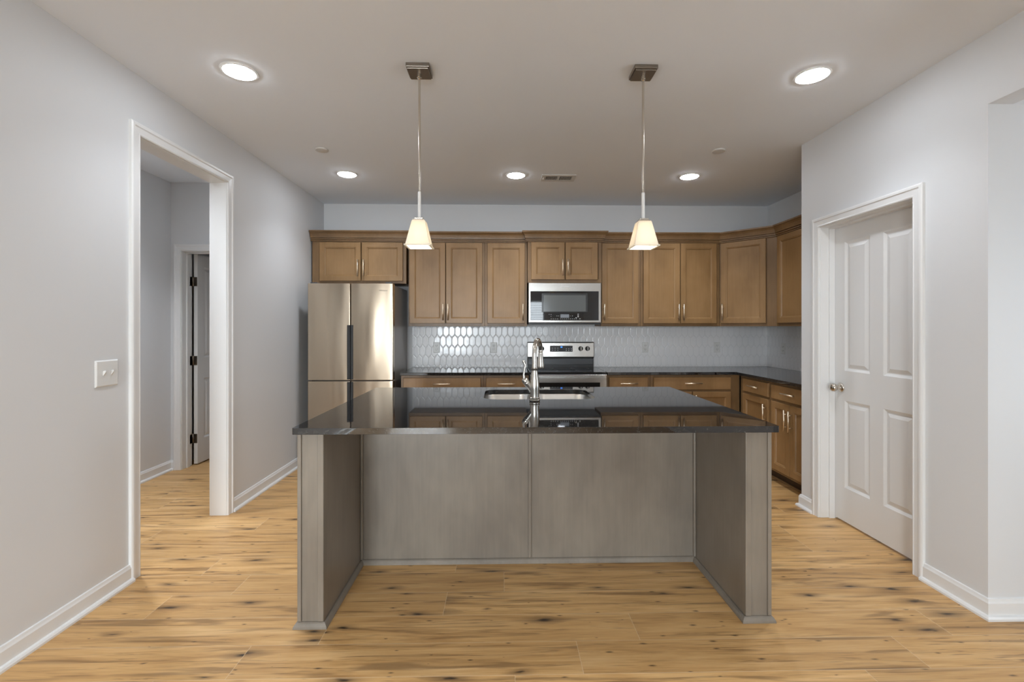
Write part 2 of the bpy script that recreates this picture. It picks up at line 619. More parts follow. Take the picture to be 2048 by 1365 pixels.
struct('ceiling', boxes((-3.35, 4.15, YF - 0.15, 5.35, H, H + 0.1)), M['ceil'])
struct('wall_left', boxes((XL - WT, XL, YF, OY0 - 0.018, 0, H), (XL - WT, XL, OY1 + 0.018, YB, 0, H),
                          (XL - WT, XL, OY0 - 0.018, OY1 + 0.018, OZ + 0.018, H)), M['wall'])
struct('wall_back', boxes((-3.3, XK + WT, YB, YB + WT, 0, H)), M['wall'])
struct('wall_right', boxes((XR, XR + WT, YN, DY0 - 0.018, 0, H), (XR, XR + WT, DY1 + 0.018, YP, 0, H),
                           (XR, XR + WT, DY0 - 0.018, DY1 + 0.018, DZ + 0.018, H),
                           (XR, XR + WT, 0.3, YN, AZ, H), (XR, XR + WT, YF, 0.3, 0, H)), M['wall'])
struct('wall_kitchen_right', boxes((XK, XK + WT, YP - WT, YB, 0, H)), M['wall'])
struct('wall_pantry_back', boxes((XR + WT, XK, YP - WT, YP, 0, H)), M['wall'])
struct('wall_pantry_front', boxes((XR + WT, 4.0, YN, YN + WT, 0, H)), M['wall'])
a, b, c, d = WIN3
struct('wall_passage_right', boxes((4.0, 4.12, 0.18, a, 0, H), (4.0, 4.12, b, YN + WT, 0, H), (4.0, 4.12, a, b, 0, c), (4.0, 4.12, a, b, d, H)), M['wall'])
w = struct('window_3', boxes((4.05, 4.10, a + 0.002, a + 0.05, c + 0.002, d - 0.002), (4.05, 4.10, b - 0.05, b - 0.002, c + 0.002, d - 0.002),
                             (4.05, 4.10, a + 0.05, b - 0.05, c + 0.002, c + 0.05), (4.05, 4.10, a + 0.05, b - 0.05, d - 0.05, d - 0.002),
                             (4.05, 4.10, a + 0.05, b - 0.05, (c + d) / 2 - 0.02, (c + d) / 2 + 0.02)), M['trim'])
obj('window_pane', boxes((4.074, 4.078, a + 0.045, b - 0.045, c + 0.045, d - 0.045)), M['glass'], w)
struct('wall_passage_front', boxes((XR + WT, 4.0, 0.18, 0.3, 0, H)), M['wall'])
struct('ceiling_passage', boxes((XR + WT, 4.0, 0.3, YN, AZ, AZ + 0.1)), M['ceil'])
struct('wall_hall_left', boxes((XH - WT, XH, 0.6, YB, 0, H)), M['wall'])
struct('wall_hall_front', boxes((XH, XL - WT, 0.6, 0.72, 0, H)), M['wall'])
struct('wall_hall_back', boxes((XH, HX0 - 0.018, YH, YH + WT, 0, H), (HX1 + 0.018, XL - WT, YH, YH + WT, 0, H),
                               (HX0 - 0.018, HX1 + 0.018, YH, YH + WT, HZ + 0.018, H)), M['wall'])

# wall behind the camera, with two windows
bm = bmesh.new()
xs = [XL - WT, WINS[1][0], WINS[1][1], WINS[0][0], WINS[0][1], XR + WT]
bx(bm, xs[0], xs[1], YF - WT, YF, 0, H); bx(bm, xs[2], xs[3], YF - WT, YF, 0, H); bx(bm, xs[4], xs[5], YF - WT, YF, 0, H)
for a, b, c, d in WINS:
    bx(bm, a, b, YF - WT, YF, 0, c); bx(bm, a, b, YF - WT, YF, d, H)
struct('wall_front', bm, M['wall'])
for i, (a, b, c, d) in enumerate(WINS):
    e = 0.002
    y0, y1 = YF - 0.10, YF - 0.055
    bm = boxes((a + e, a + 0.05, y0, y1, c + e, d - e), (b - 0.05, b - e, y0, y1, c + e, d - e),
               (a + 0.05, b - 0.05, y0, y1, c + e, c + 0.05), (a + 0.05, b - 0.05, y0, y1, d - 0.05, d - e),
               (a + 0.05, b - 0.05, y0, y1, (c + d) / 2 - 0.02, (c + d) / 2 + 0.02))
    if i == 0:
        bx(bm, 0.25, 0.33, y0, y1, c + 0.05, (c + d) / 2 - 0.02); bx(bm, 0.25, 0.33, y0, y1, (c + d) / 2 + 0.02, d - 0.05)
    w = struct('window_%d' % (i + 1), bm, M['trim'])
    obj('window_pane', boxes((a + 0.045, b - 0.045, YF - 0.079, YF - 0.075, c + 0.045, d - 0.045)), M['glass'], w)
    bm = bmesh.new()
    z = c + 0.05
    while z < d - 0.06:
        cy = YF - 0.028
        v = [bm.verts.new(p) for p in ((a + 0.01, cy - 0.022, z + 0.011), (b - 0.01, cy - 0.022, z + 0.011),
                                       (b - 0.01, cy + 0.022, z - 0.011), (a + 0.01, cy + 0.022, z - 0.011))]
        v2 = [bm.verts.new(q.co + Vector((0, 0, 0.002))) for q in v]
        bm.faces.new(v); bm.faces.new(v2[::-1])
        for k in range(4):
            bm.faces.new((v[k], v[(k + 1) % 4], v2[(k + 1) % 4], v2[k]))
        z += 0.048
    bx(bm, a + 0.01, b - 0.01, YF - 0.05, YF - 0.005, d - 0.05, d - 0.004)
    obj('window_blind', bm, M['blind'], w)
    sweep(bm := bmesh.new(), [(a, c - 0.06), (a, d), (b, d), (b, c - 0.06)],
          [(0, YF), (-0.07, YF), (-0.07, YF + 0.016), (0, YF + 0.012)], lambda p, q, h: (p, h, q))
    bx(bm, a - 0.09, b + 0.09, YF, YF + 0.05, c - 0.03, c)
    obj('window_casing', bm, M['trim'], w)

# ------------------------------------------------------------------ baseboards
BASE_P = [(0, 0), (0.030, 0), (0.030, 0.010), (0.024, 0.018), (0.014, 0.021), (0.014, 0.074), (0.010, 0.082), (0.007, 0.092), (0, 0.094)]


def baseboard(name, path):
    bm = bmesh.new()
    sweep(bm, path, BASE_P, lambda a, b, h: (a, b, h))
    struct('baseboard_' + name, bm, M['trim'])


CW = 0.066   # casing width
baseboard('left', [(XL, YF + 0.002), (XL, OY0 - CW + 0.004)])
baseboard('left_far', [(XL, OY1 + CW - 0.004), (XL, YB - 0.002)])
baseboard('right', [(XR, DY0 - CW + 0.004), (XR, YN), (3.98, YN)])
baseboard('right_far', [(XR + 0.06, YP), (XR, YP), (XR, DY1 + CW - 0.004)])
baseboard('right_near', [(XR, 0.29), (XR, YF + 0.002)])
baseboard('hall', [(XH, 0.75), (XH, YH), (HX0 - CW - 0.002, YH)])
baseboard('front', [(XR - 0.032, YF), (XL + 0.032, YF)])

CAS_P = [(0, 0), (0, 0.011), (0.006, 0.014), (0.012, 0.012), (0.040, 0.014), (0.046, 0.019), (0.058, 0.019), (CW, 0.015), (CW, 0)]


def casing(n, y0, y1, z1, plane, room):
    """door casing + jamb around an opening in a wall of constant X; room = +1 if the room is on +X side"""
    bm = bmesh.new()
    prof = [(-(o + 0.004), plane + room * h) for o, h in CAS_P]
    sweep(bm, [(y0, 0), (y0, z1), (y1, z1), (y1, 0)], prof, lambda a, b, h: (h, a, b))
    t = struct('trim_%d' % n, bm, M['trim'])
    xa, xb = sorted((plane, plane - room * WT))
    obj('jamb', boxes((xa, xb, y0 - 0.017, y0, 0, z1), (xa, xb, y1, y1 + 0.017, 0, z1), (xa, xb, y0 - 0.017, y1 + 0.017, z1, z1 + 0.017)),
        M['trim'], t, bevel=0.001)
    return t


casing(1, OY0, OY1, OZ, XL, 1)
t2 = casing(2, DY0, DY1, DZ, XR, -1)
obj('door_stop', boxes((XR + 0.060, XR + 0.0985, DY0, DY0 + 0.011, 0, DZ), (XR + 0.060, XR + 0.0985, DY1 - 0.011, DY1, 0, DZ),
                       (XR + 0.060, XR + 0.0985, DY0 + 0.011, DY1 - 0.011, DZ - 0.011, DZ)), M['trim'], t2)
# hall door trim (wall of constant Y, facing the camera)
bm = bmesh.new()
sweep(bm, [(HX0, 0), (HX0, HZ), (HX1, HZ), (HX1, 0)], [(-(o + 0.004), YH - h) for o, h in CAS_P], lambda a, b, h: (a, h, b))
t3 = struct('trim_3', bm, M['trim'])
obj('jamb', boxes((HX0 - 0.017, HX0, YH, YH + WT + 0.02, 0, HZ), (HX1, HX1 + 0.017, YH, YH + WT + 0.02, 0, HZ),
                  (HX0 - 0.017, HX1 + 0.017, YH, YH + WT + 0.02, HZ, HZ + 0.017)), M['trim'], t3, bevel=0.001)
obj('door_stop', boxes((HX0, HX0 + 0.011, YH + 0.06, YH + 0.095, 0, HZ), (HX0 + 0.011, HX1, YH + 0.06, YH + 0.095, HZ - 0.011, HZ)), M['trim'], t3)


# ------------------------------------------------------------------ panel doors
def panel_door_bm(w, h, t, panels):
    """four-panel door in local coordinates: x 0..w, front at y=0, back y=t, z 0..h; panels (x0, x1, z0, z1)"""
    bm = bmesh.new()
    xs = sorted({0, w} | {p[0] for p in panels} | {p[1] for p in panels})
    zs = sorted({0, h} | {p[2] for p in panels} | {p[3] for p in panels})
    for xa, xb in zip(xs, xs[1:]):
        for za, zb in zip(zs, zs[1:]):
            inside = any(p[0] <= xa and xb <= p[1] and p[2] <= za and zb <= p[3] for p in panels)
            if not inside:
                for y in (0, t):
                    bm.faces.new([bm.verts.new(q) for q in ((xa, y, za), (xb, y, za), (xb, y, zb), (xa, y, zb))])
    for p in panels:
        rect_loops(bm, p[0], p[1], p[2], p[3], [(0, 0), (0.006, 0.004), (0.016, 0.010), (0.022, 0.010), (0.046, 0.002), (0.050, 0.002)])
        rect_loops(bm, p[0], p[1], p[2], p[3], [(0, t), (0.012, t - 0.006), (0.040, t - 0.001)])
    for q in (((0, 0), (0, t)), ((w, 0), (w, t))):
        (xa, ya), (xb, yb) = q
        bm.faces.new([bm.verts.new(v) for v in ((xa, ya, 0), (xb, yb, 0), (xb, yb, h), (xa, ya, h))])
    for z in (0, h):
        bm.faces.new([bm.verts.new(v) for v in ((0, 0, z), (w, 0, z), (w, t, z), (0, t, z))])
    bmesh.ops.remove_doubles(bm, verts=bm.verts, dist=0.0001)
    return bm


def four_panels(w, h):
    s, m = 0.098, 0.105
    x1 = (w - m) / 2
    return [(s, x1, 0.235, 0.84), (w - x1, w - s, 0.235, 0.84), (s, x1, 1.045, h - 0.115), (w - x1, w - s, 1.045, h - 0.115)]


# pantry door: front faces -X; local x runs toward -Y when rotated by -90 deg
pw = DY1 - DY0 - 0.006
ph = DZ - 0.003 - 0.014
d1 = struct('door_1', panel_door_bm(pw, ph, 0.035, four_panels(pw, ph)), M['doorw'])
d1.location = (XR + 0.10, DY1 - 0.003, 0.014); d1.rotation_euler = (0, 0, -PI / 2)
bm = bmesh.new()
lathe(bm, [(0.033, 0.0), (0.033, 0.004), (0.028, 0.009), (0.015, 0.012), (0.012, 0.018), (0.012, 0.030), (0.018, 0.034), (0.026, 0.042),
           (0.029, 0.052), (0.028, 0.062), (0.022, 0.069), (0.010, 0.073)], (0.062, 0, 0.925), (0, -1, 0))
obj('door_knob', bm, M['nickel'], d1, smooth=True, angle=50)

# hall door, standing open into the room beyond
hw, hh = HX1 - HX0 - 0.006, HZ - 0.015
d2 = struct('door_2', panel_door_bm(hw, hh, 0.035, four_panels(hw, hh)), M['doorw'])
d2.location = (HX0 + 0.046, YH + WT + 0.035, 0.012); d2.rotation_euler = (0, 0, PI / 2 + math.radians(0.0))
for z in (0.25, 1.02, 1.80):
    bm = boxes((-0.003, -0.001, 0.003, 0.034, z - 0.045, z + 0.045))
    tube(bm, [(-0.006, 0.040, z - 0.046), (-0.006, 0.040, z + 0.046)], 0.0065, 12)
    bx(bm, -0.055, -0.003, 0.046, 0.0475, z - 0.045, z + 0.045)
    obj('door_hinge', bm, M['hinge'], d2)


# ------------------------------------------------------------------ cabinets
def bar_pull(parent, c, vertical, length=0.172, name='handle'):
    """bar pull in the door's local frame, standing off toward -Y"""
    x, y, z = c
    bm = bmesh.new()
    h = length / 2; s = 0.052
    if vertical:
        tube(bm, [(x, y - 0.030, z - h), (x, y - 0.030, z + h)], 0.0066, 12)
        for k in (-s, s): tube(bm, [(x, y, z + k), (x, y - 0.030, z + k)], 0.0048, 10)
    else:
        tube(bm, [(x - h, y - 0.030, z), (x + h, y - 0.030, z)], 0.0066, 12)
        for k in (-s, s): tube(bm, [(x + k, y, z), (x + k, y - 0.030, z)], 0.0048, 10)
    return obj(name, bm, M['pull'], parent)


def shaker(parent, x0, x1, z0, z1, y, name='door'):
    bm = bmesh.new()
    f = 0.052
    rect_loops(bm, x0, x1, z0, z1, [(0, y - 0.016), (0.003, y - 0.019), (f, y - 0.019), (f + 0.004, y - 0.015), (f + 0.010, y - 0.0135),
                                    (f + 0.014, y - 0.0065)], y - 0.001)
    return obj(name, bm, M['maple'], parent)


def drawer_front(parent, x0, x1, z0, z1, y):
    bm = bmesh.new()
    rect_loops(bm, x0, x1, z0, z1, [(0, y - 0.014), (0.004, y - 0.019)], y - 0.001)
    return obj('drawer', bm, M['maple'], parent)


def cabinet(name, label, group, loc, rz, w, d, h, doors=(), drawers=(), toe=0.0, cat='cabinet', stiles=None, mids=(), rails=()):
    """local frame: x 0..w along the front, y = 0 at the back, front frame at y = -d, z 0..h.
    doors: (x0, x1, z0, z1, handle) with handle None or (x, z); drawers: (x0, x1, z0, z1, handle x)"""
    t = thing(name, label, cat, loc, rz, group, world=False)
    obj('carcass', boxes((0.0, w, -d + 0.019, 0, toe, h)), M['maple_dark'], t, bevel=0.0008)
    sl, sr = stiles or (0.035, 0.035)
    bs = [(0, sl, -d, -d + 0.019, toe, h), (w - sr, w, -d, -d + 0.019, toe, h),
          (sl, w - sr, -d, -d + 0.019, toe, toe + 0.038), (sl, w - sr, -d, -d + 0.019, h - 0.038, h)]
    for m in mids: bs.append((m - 0.02, m + 0.02, -d, -d + 0.019, toe + 0.038, h - 0.038))
    for r in rails: bs.append((sl, w - sr, -d, -d + 0.019, r - 0.018, r + 0.018))
    obj('face_frame', boxes(*bs), M['maple_dark'], t, bevel=0.0008)
    for x0, x1, z0, z1, hd in doors:
        o = shaker(t, x0, x1, z0, z1, -d)
        if hd: bar_pull(o, (hd[0], -d - 0.019, hd[1]), True)
    for x0, x1, z0, z1, hx in drawers:
        o = drawer_front(t, x0, x1, z0, z1, -d)
        if hx is not None: bar_pull(o, (hx, -d - 0.019, (z0 + z1) / 2 + 0.002), False)
    if toe > 0:
        obj('toe_kick', boxes((0.0, w, -d + 0.075, -0.02, 0, toe - 0.001)), M['toe'], t)
        obj('shoe_moulding', boxes((0.0, w, -d + 0.060, -d + 0.074, 0, 0.018)), M['maple_dark'], t, bevel=0.004)
    return t


ZU, HU = 1.372, 0.905          # wall cabinets: bottom and height
GAP = 0.002


def upper(label, x0, x1, doors, face=4.870, z0=ZU, h=HU, stiles=None, mids=()):
    d = YB - GAP - face
    ds = [(a - x0, b - x0, c - z0, e - z0, (hx - x0, hz - z0) if hx is not None else None) for a, b, c, e, hx, hz in doors]
    return cabinet('wall_cabinet', label, 'wall cabinets', (x0, YB - GAP, z0), 0, x1 - x0, d, h, doors=ds, stiles=stiles, mids=mids)


HZU = 1.405 + 0.115
upper('short brown wall cabinet with two doors above the refrigerator', -1.975, -1.003,
      [(-1.895, -1.470, 1.842, 2.245, -1.495, 1.975), (-1.460, -1.036, 1.842, 2.245, -1.435, 1.975)], face=4.834, z0=1.818, h=HU - (1.818 - ZU), stiles=(0.08, 0.035))
upper('tall two-door brown wall cabinet right of the refrigerator', -0.985, -0.186,
      [(-0.972, -0.598, 1.402, 2.250, -0.620, HZU), (-0.590, -0.210, 1.402, 2.250, -0.568, HZU)])
upper('narrow single-door brown wall cabinet left of the microwave', -0.184, 0.262,
      [(-0.156, 0.240, 1.402, 2.250, 0.218, HZU)])
upper('short two-door brown wall cabinet directly above the microwave', 0.266, 1.042,
      [(0.302, 0.652, 1.858, 2.249, 0.628, 1.985), (0.660, 0.998, 1.858, 2.249, 0.684, 1.985)], face=4.805, z0=1.827, h=HU - (1.827 - ZU))
upper('narrow single-door brown wall cabinet right of the microwave', 1.046, 1.470,
      [(1.054, 1.446, 1.402, 2.252, 1.076, HZU)], stiles=(0.03, 0.035))
upper('tall two-door brown wall cabinet behind the right pendant', 1.472, 2.318,
      [(1.498, 1.890, 1.402, 2.254, 1.868, HZU), (1.897, 2.283, 1.402, 2.254, 1.920, HZU)], stiles=(0.035, 0.05))

# diagonal corner wall cabinet
CA, CB, CC = Vector((2.322, 4.870)), Vector((2.650, 4.542)), Vector((2.706, 4.480))
t = thing('wall_cabinet', 'diagonal single-door brown wall cabinet in the back right corner', 'cabinet', (CA.x, CA.y, ZU), -PI / 4, 'wall cabinets', world=False)


def loc45(p):
    v = Vector(p) - CA; c, s = math.cos(PI / 4), math.sin(PI / 4)
    return (v.x * c - v.y * s, v.x * s + v.y * c)


bm = bmesh.new()
extrude_poly(bm, [loc45(p) for p in ((CA.x, YB - GAP), CA, CB, CC, (XK - GAP, CC.y), (XK - GAP, YB - GAP))], 0, HU)
obj('carcass', bm, M['maple_dark'], t)
dl = (CB - CA).length
dr = shaker(t, 0.018, dl - 0.012, 0.030, 0.880, 0.0)
bar_pull(dr, (0.042, -0.019, HZU - ZU), True)

# right wall upper cabinet (front faces -X)
RXU = 2.708
cabinet('wall_cabinet', 'brown wall cabinet on the right wall, cut off by the pantry wall', 'wall cabinets', (XK - GAP, 4.477, ZU), -PI / 2, 4.477 - YP - 0.006,
        XK - GAP - RXU, HU, doors=[(0.022, 0.50, 0.030, 0.880, (0.47, HZU - ZU)), (0.508, 0.985, 0.030, 0.880, (0.535, HZU - ZU))])

# crown mouldings
CR = [(0, 2.256), (0.016, 2.256), (0.016, 2.265), (0.010, 2.267), (0.010, 2.271), (0.022, 2.272), (0.022, 2.282), (0.014, 2.284), (0.014, 2.289), (0.027, 2.290), (0.029, 2.302), (0.036, 2.325),
      (0.050, 2.343), (0.058, 2.347), (0.058, 2.362), (0, 2.362)]
for lab, path in (('brown crown moulding over the cabinets left of the microwave', [(-1.985, 4.833), (-1.001, 4.833), (-0.999, 4.869), (0.2645, 4.869)]),
                  ('short brown crown moulding stepping forward above the microwave cabinet', [(0.265, 4.8105), (0.265, 4.804), (1.043, 4.804), (1.043, 4.8105)]),
                  ('brown crown moulding bending around the right corner cabinets', [(1.0435, 4.869), (CA.x, 4.869), (CB.x - 0.0007, CB.y - 0.0007), (RXU - 0.001, CC.y - 0.001), (RXU - 0.001, YP + 0.004)])):
    bm = bmesh.new()
    sweep(bm, path, CR, lambda a, b, h: (a, b, h))
    tag(obj('crown_moulding', bm, M['maple_dark']), lab, 'moulding', 'crown mouldings on the wall cabinets')

# base cabinets, back wall
HB = 0.884
FB = 4.578                     # face of the base cabinets
Z1, Z2 = 0.737, 0.862          # drawers
DB = YB - GAP - FB


def base(label, x0, x1, drawers, doors, mids=(), stiles=None):
    return cabinet('base_cabinet', label, 'base cabinets', (x0, YB - GAP, 0), 0, x1 - x0, DB, HB,
                   doors=[(a - x0, b - x0, 0.125, 0.716, ((h - x0), 0.60) if h is not None else None) for a, b, h in doors],
                   drawers=[(a - x0, b - x0, Z1, Z2, (a + b) / 2 - x0) for a, b in drawers], toe=0.10, rails=(0.727,), stiles=stiles)


base('wide brown base cabinet with one long drawer beside the refrigerator', -1.000, -0.187, [(-0.977, -0.213)], [(-0.977, -0.600, -0.622), (-0.592, -0.213, -0.570)])
base('narrow brown base cabinet with a drawer left of the stove', -0.185, 0.264, [(-0.160, 0.242)], [(-0.160, 0.242, 0.22)])
base('narrow brown base cabinet with a drawer right of the stove', 1.046, 1.480, [(1.064, 1.453)], [(1.064, 1.453, 1.085)])
base('wide brown base cabinet with one long drawer near the right corner', 1.482, 2.384, [(1.511, 2.290)], [(1.511, 1.896, 1.874), (1.904, 2.290, 1.926)], stiles=(0.035, 0.094))

# base cabinets, right wall (fronts face -X)
FR = 2.386
DR = XK - GAP - FR


def base_r(label, y0, y1, drawer, doors):
    return cabinet('base_cabinet', label, 'base cabinets', (XK - GAP, y0, 0), -PI / 2, y0 - y1, DR, HB,
                   doors=[(y0 - a, y0 - b, 0.125, 0.716, (y0 - h, 0.585)) for a, b, h in doors],
                   drawers=[(y0 - drawer[0], y0 - drawer[1], Z1, Z2, y0 - (drawer[0] + drawer[1]) / 2)], toe=0.10, rails=(0.727,))


base_r('narrow single-door brown base cabinet with small drawer on the right wall', 4.555, 4.032, (4.490, 4.055), [(4.490, 4.055, 4.085)])
base_r('two-door brown base cabinet with drawer on the right wall beside the pantry', 4.030, 3.457, (4.010, 3.478), [(4.010, 3.748, 3.775), (3.742, 3.478, 3.716)])

# ------------------------------------------------------------------ countertops
ZC0, ZC1 = 0.885, 0.914


def slab(poly, label, group=None, cut=None):
    bm = bmesh.new()
    extrude_poly(bm, poly, ZC0, ZC1)
    o = obj('countertop', bm, M['granite'], bevel=0.004, seg=3)
    tag(o, label, 'countertop', 'black granite countertops')
    return o


slab([(-1.006, 4.545), (0.267, 4.545), (0.267, YB - 0.001), (-1.006, YB - 0.001)], 'short black granite countertop between the refrigerator and the stove')
slab([(1.043, 4.545), (2.338, 4.545), (2.338, YP + 0.003), (XK - 0.001, YP + 0.003), (XK - 0.001, YB - 0.001), (1.043, YB - 0.001)],
     'L-shaped black granite countertop right of the stove')

# backsplash
bm = boxes((-1.006, XK - 0.010, YB - 0.009, YB - 0.001, ZC1 + 0.001, ZU - 0.001), (XK - 0.009, XK - 0.001, YP + 0.003, YB - 0.001, ZC1 + 0.001, ZU - 0.001))
tag(obj('tile_backsplash', bm, M['tile']), 'glossy white picket-tile backsplash above the back countertop', 'backsplash')


# ------------------------------------------------------------------ outlets and switch
def outlet(label, x, z, y=YB - 0.0095, gfci=False, wall='back'):
    t = thing('wall_outlet', label, 'outlet', (x, y, z) if wall == 'back' else (XK - 0.0095, x, z), 0 if wall == 'back' else -PI / 2, 'outlets on the tile backsplash', world=False)
    w = 0.036
    bm = bmesh.new()
    rect_loops(bm, -w, w, -0.058, 0.058, [(0, -0.003), (0.004, -0.006)], 0)
    obj('cover_plate', bm, M['white_pl'], t)
    for s in (1, -1):
        z0 = 0.021 * s
        so = obj('socket', boxes((-0.017, 0.017, -0.0085, -0.0061, z0 - 0.0155, z0 + 0.0155)), M['white_pl'], t, bevel=0.003)
        for b in ((-0.009, -0.0065, -0.0092, -0.0086, z0 - 0.004, z0 + 0.008), (0.0065, 0.009, -0.0092, -0.0086, z0 - 0.004, z0 + 0.008),
                  (-0.0025, 0.0025, -0.0092, -0.0086, z0 - 0.012, z0 - 0.008)):
            obj('slot', boxes(b), M['slot'], so)


outlet('white wall outlet on the tile nearest the refrigerator', -0.735, 1.135)
outlet('white wall outlet on the tile just left of the stove', -0.095, 1.132)
outlet('white wall outlet on the tile just right of the stove', 1.618, 1.132)
outlet('white wall outlet on the back tile below the diagonal corner cabinet', 2.440, 1.132)
outlet('white wall outlet on the right wall tile beside the pantry corner', 4.88, 1.132, wall='right')

t = thing('light_switch', 'white double toggle switch plate on the left wall beside the doorway', 'switch', (XL + 0.0005, 2.360, 1.130), PI / 2, world=False)
bm = bmesh.new()
rect_loops(bm, -0.066, 0.066, -0.066, 0.066, [(0, -0.003), (0.006, -0.0075)], 0)
obj('cover_plate', bm, M['white_pl'], t)
for x in (-0.023, 0.023):
    bm = bmesh.new()
    vs = [bm.verts.new(p) for p in ((x - 0.0045, -0.0076, -0.012), (x + 0.0045, -0.0076, -0.012), (x + 0.0045, -0.0076, 0.012), (x - 0.0045, -0.0076, 0.012),
                                    (x - 0.0035, -0.020, 0.006), (x + 0.0035, -0.020, 0.006), (x + 0.0035, -0.019, 0.016), (x - 0.0035, -0.019, 0.016))]
    for f in ((0, 1, 2, 3), (4, 5, 6, 7), (0, 1, 5, 4), (1, 2, 6, 5), (2, 3, 7, 6), (3, 0, 4, 7)): bm.faces.new([vs[i] for i in f])
    obj('toggle', bm, M['white_pl'], t, bevel=0.001)

# ------------------------------------------------------------------ refrigerator
RX0, RX1, RYF, RZ1 = -1.874, -1.054, 4.474, 1.785
t = thing('refrigerator', 'stainless four-door refrigerator with dark pocket handles in the left corner', 'refrigerator', ((RX0 + RX1) / 2, 4.82, 0))
obj('body', boxes((RX0 + 0.006, RX1 - 0.006, RYF + 0.075, 5.15, 0.045, RZ1 - 0.012)), M['fside'], t, bevel=0.006)
for x in (RX0 + 0.08, RX1 - 0.08):
    for y in (RYF + 0.14, 5.08):
        bm = bmesh.new(); lathe(bm, [(0.022, 0), (0.022, 0.012), (0.014, 0.016), (0.014, 0.045)], (x, y, 0), n=16)
        obj('foot', bm, M['black'], t, smooth=True)
XM = (RX0 + RX1) / 2
ZS = 0.845
for a, b, side in ((RX0, XM - 0.003, 'l'), (XM + 0.003, RX1, 'r')):
    for c, d, up in ((0.06, ZS - 0.005, 0), (ZS + 0.005, RZ1, 1)):
        bm = bmesh.new()
        # gently bowed front
        n = 14
        zz = (c, d)
        rows = []
        for i in range(n + 1):
            x = a + (b - a) * i / n
            s = 2 * i / n - 1
            y = RYF + 0.002 * s * s
            if i == 0: rows.append((x, y + 0.006)); x += 0.004
            if i == n: rows.append((x - 0.004, y)); y += 0.006
            rows.append((x, y))
        poly = rows + [(b, RYF + 0.068), (a, RYF + 0.068)]
        extrude_poly(bm, poly, c, d)
        o = obj('door', bm, M['fridge'], t, bevel=0.003)
        # dark pocket handle along the meeting edge
        e0, e1 = (b - 0.029, b + 0.001) if side == 'l' else (a - 0.001, a + 0.024)
        z0, z1 = (ZS + 0.012, 1.382) if up else (0.34, ZS - 0.012)
        obj('pocket_handle', boxes((e0, e1, RYF - 0.004, RYF + 0.02, z0, z1)), M['black'], o, bevel=0.003)
        obj('handle_inlay', boxes((e0 + 0.008, e1 - 0.006, RYF - 0.0062, RYF - 0.0035, z0 + 0.006, z1 - 0.006)), M['black'], o, bevel=0.001)
        if up and side == 'r':
            text_mesh('logo', 'Whirlpool', 0.019, M['logo_dark'], o, (RX1 - 0.095, RYF + 0.0005, RZ1 - 0.068), 0.0012)
for x in (RX0 + 0.05, RX1 - 0.05):
    obj('hinge_cover', boxes((x - 0.03, x + 0.03, RYF + 0.02, RYF + 0.12, RZ1 - 0.012, RZ1 + 0.012)), M['darkgrey'], t, bevel=0.004)
obj('base_grille', boxes((RX0 + 0.02, RX1 - 0.02, RYF + 0.07, RYF + 0.10, 0.015, 0.055)), M['black'], t)

# ------------------------------------------------------------------ microwave
MX0, MX1, MYF, MZ0, MZ1 = 0.274, 1.034, 4.790, 1.392, 1.825
t = thing('microwave_oven', 'stainless over-the-range microwave with black glass door', 'microwave', ((MX0 + MX1) / 2, 5.0, MZ0))
obj('body', boxes((MX0, MX1, MYF + 0.032, YB - 0.011, MZ0, MZ1 - 0.001)), M['black'], t, bevel=0.003)
dr = obj('door', boxes((MX0, MX1, MYF, MYF + 0.031, MZ0 + 0.018, MZ1 - 0.001)), M['steel'], t, bevel=0.004)
gx0, gx1, gz0, gz1 = MX0 + 0.020, MX1 - 0.026, MZ0 + 0.040, MZ1 - 0.088
gl = obj('glass_panel', boxes((gx0, gx1, MYF - 0.0015, MYF + 0.004, gz0, gz1)), M['blackgl'], dr, bevel=0.0008)
wx0, wx1, wz0, wz1 = MX0 + 0.138, MX0 + 0.618, gz0 + 0.088, gz1 - 0.022
rect_loops(bm := bmesh.new(), wx0, wx1, wz0, wz1, [(0, MYF - 0.0020), (0.018, MYF - 0.0021)], MYF - 0.0013)
win = obj('window_screen', bm, M['mframe'], dr)
obj('screen', boxes((wx0 + 0.020, wx1 - 0.020, MYF - 0.0026, MYF - 0.0019, wz0 + 0.006, wz1 - 0.020)), M['mwin'], dr)
obj('display', boxes((MX0 + 0.333, MX0 + 0.424, MYF - 0.0022, MYF - 0.0014, gz0 + 0.028, gz0 + 0.064)), M['lcd'], dr)
bt = [(0.335 + k * 0.020, 0.006, 0.014, 0.005) for k in range(9)] + [(0.232 + k * 0.022, 0.011, 0.014, 0.003) for k in range(4)]
bt += [(x - 0.004, 0.008, z, 0.003) for x, z in ((0.215, 0.062), (0.235, 0.060), (0.235, 0.040), (0.296, 0.046), (0.314, 0.046), (0.436, 0.046), (0.458, 0.046))]
bt += [(0.512, 0.012, z, 0.007) for z in (0.034, 0.046, 0.062)] + [(0.490, 0.014, 0.026, 0.006), (0.530, 0.014, 0.014, 0.005)]
for x, w_, z, h_ in bt:
    obj('touch_button', boxes((MX0 + x, MX0 + x + w_, MYF - 0.0022, MYF - 0.0014, gz0 + z, gz0 + z + h_)), M['mark'], dr)
text_mesh('logo', 'Whirlpool', 0.022, M['logo'], dr, ((MX0 + MX1) / 2 + 0.008, MYF - 0.0006, MZ1 - 0.040), 0.0008)
obj('bottom_vent', boxes((MX0 + 0.01, MX1 - 0.01, MYF + 0.006, MYF + 0.03, MZ0 + 0.001, MZ0 + 0.016)), M['black'], t)

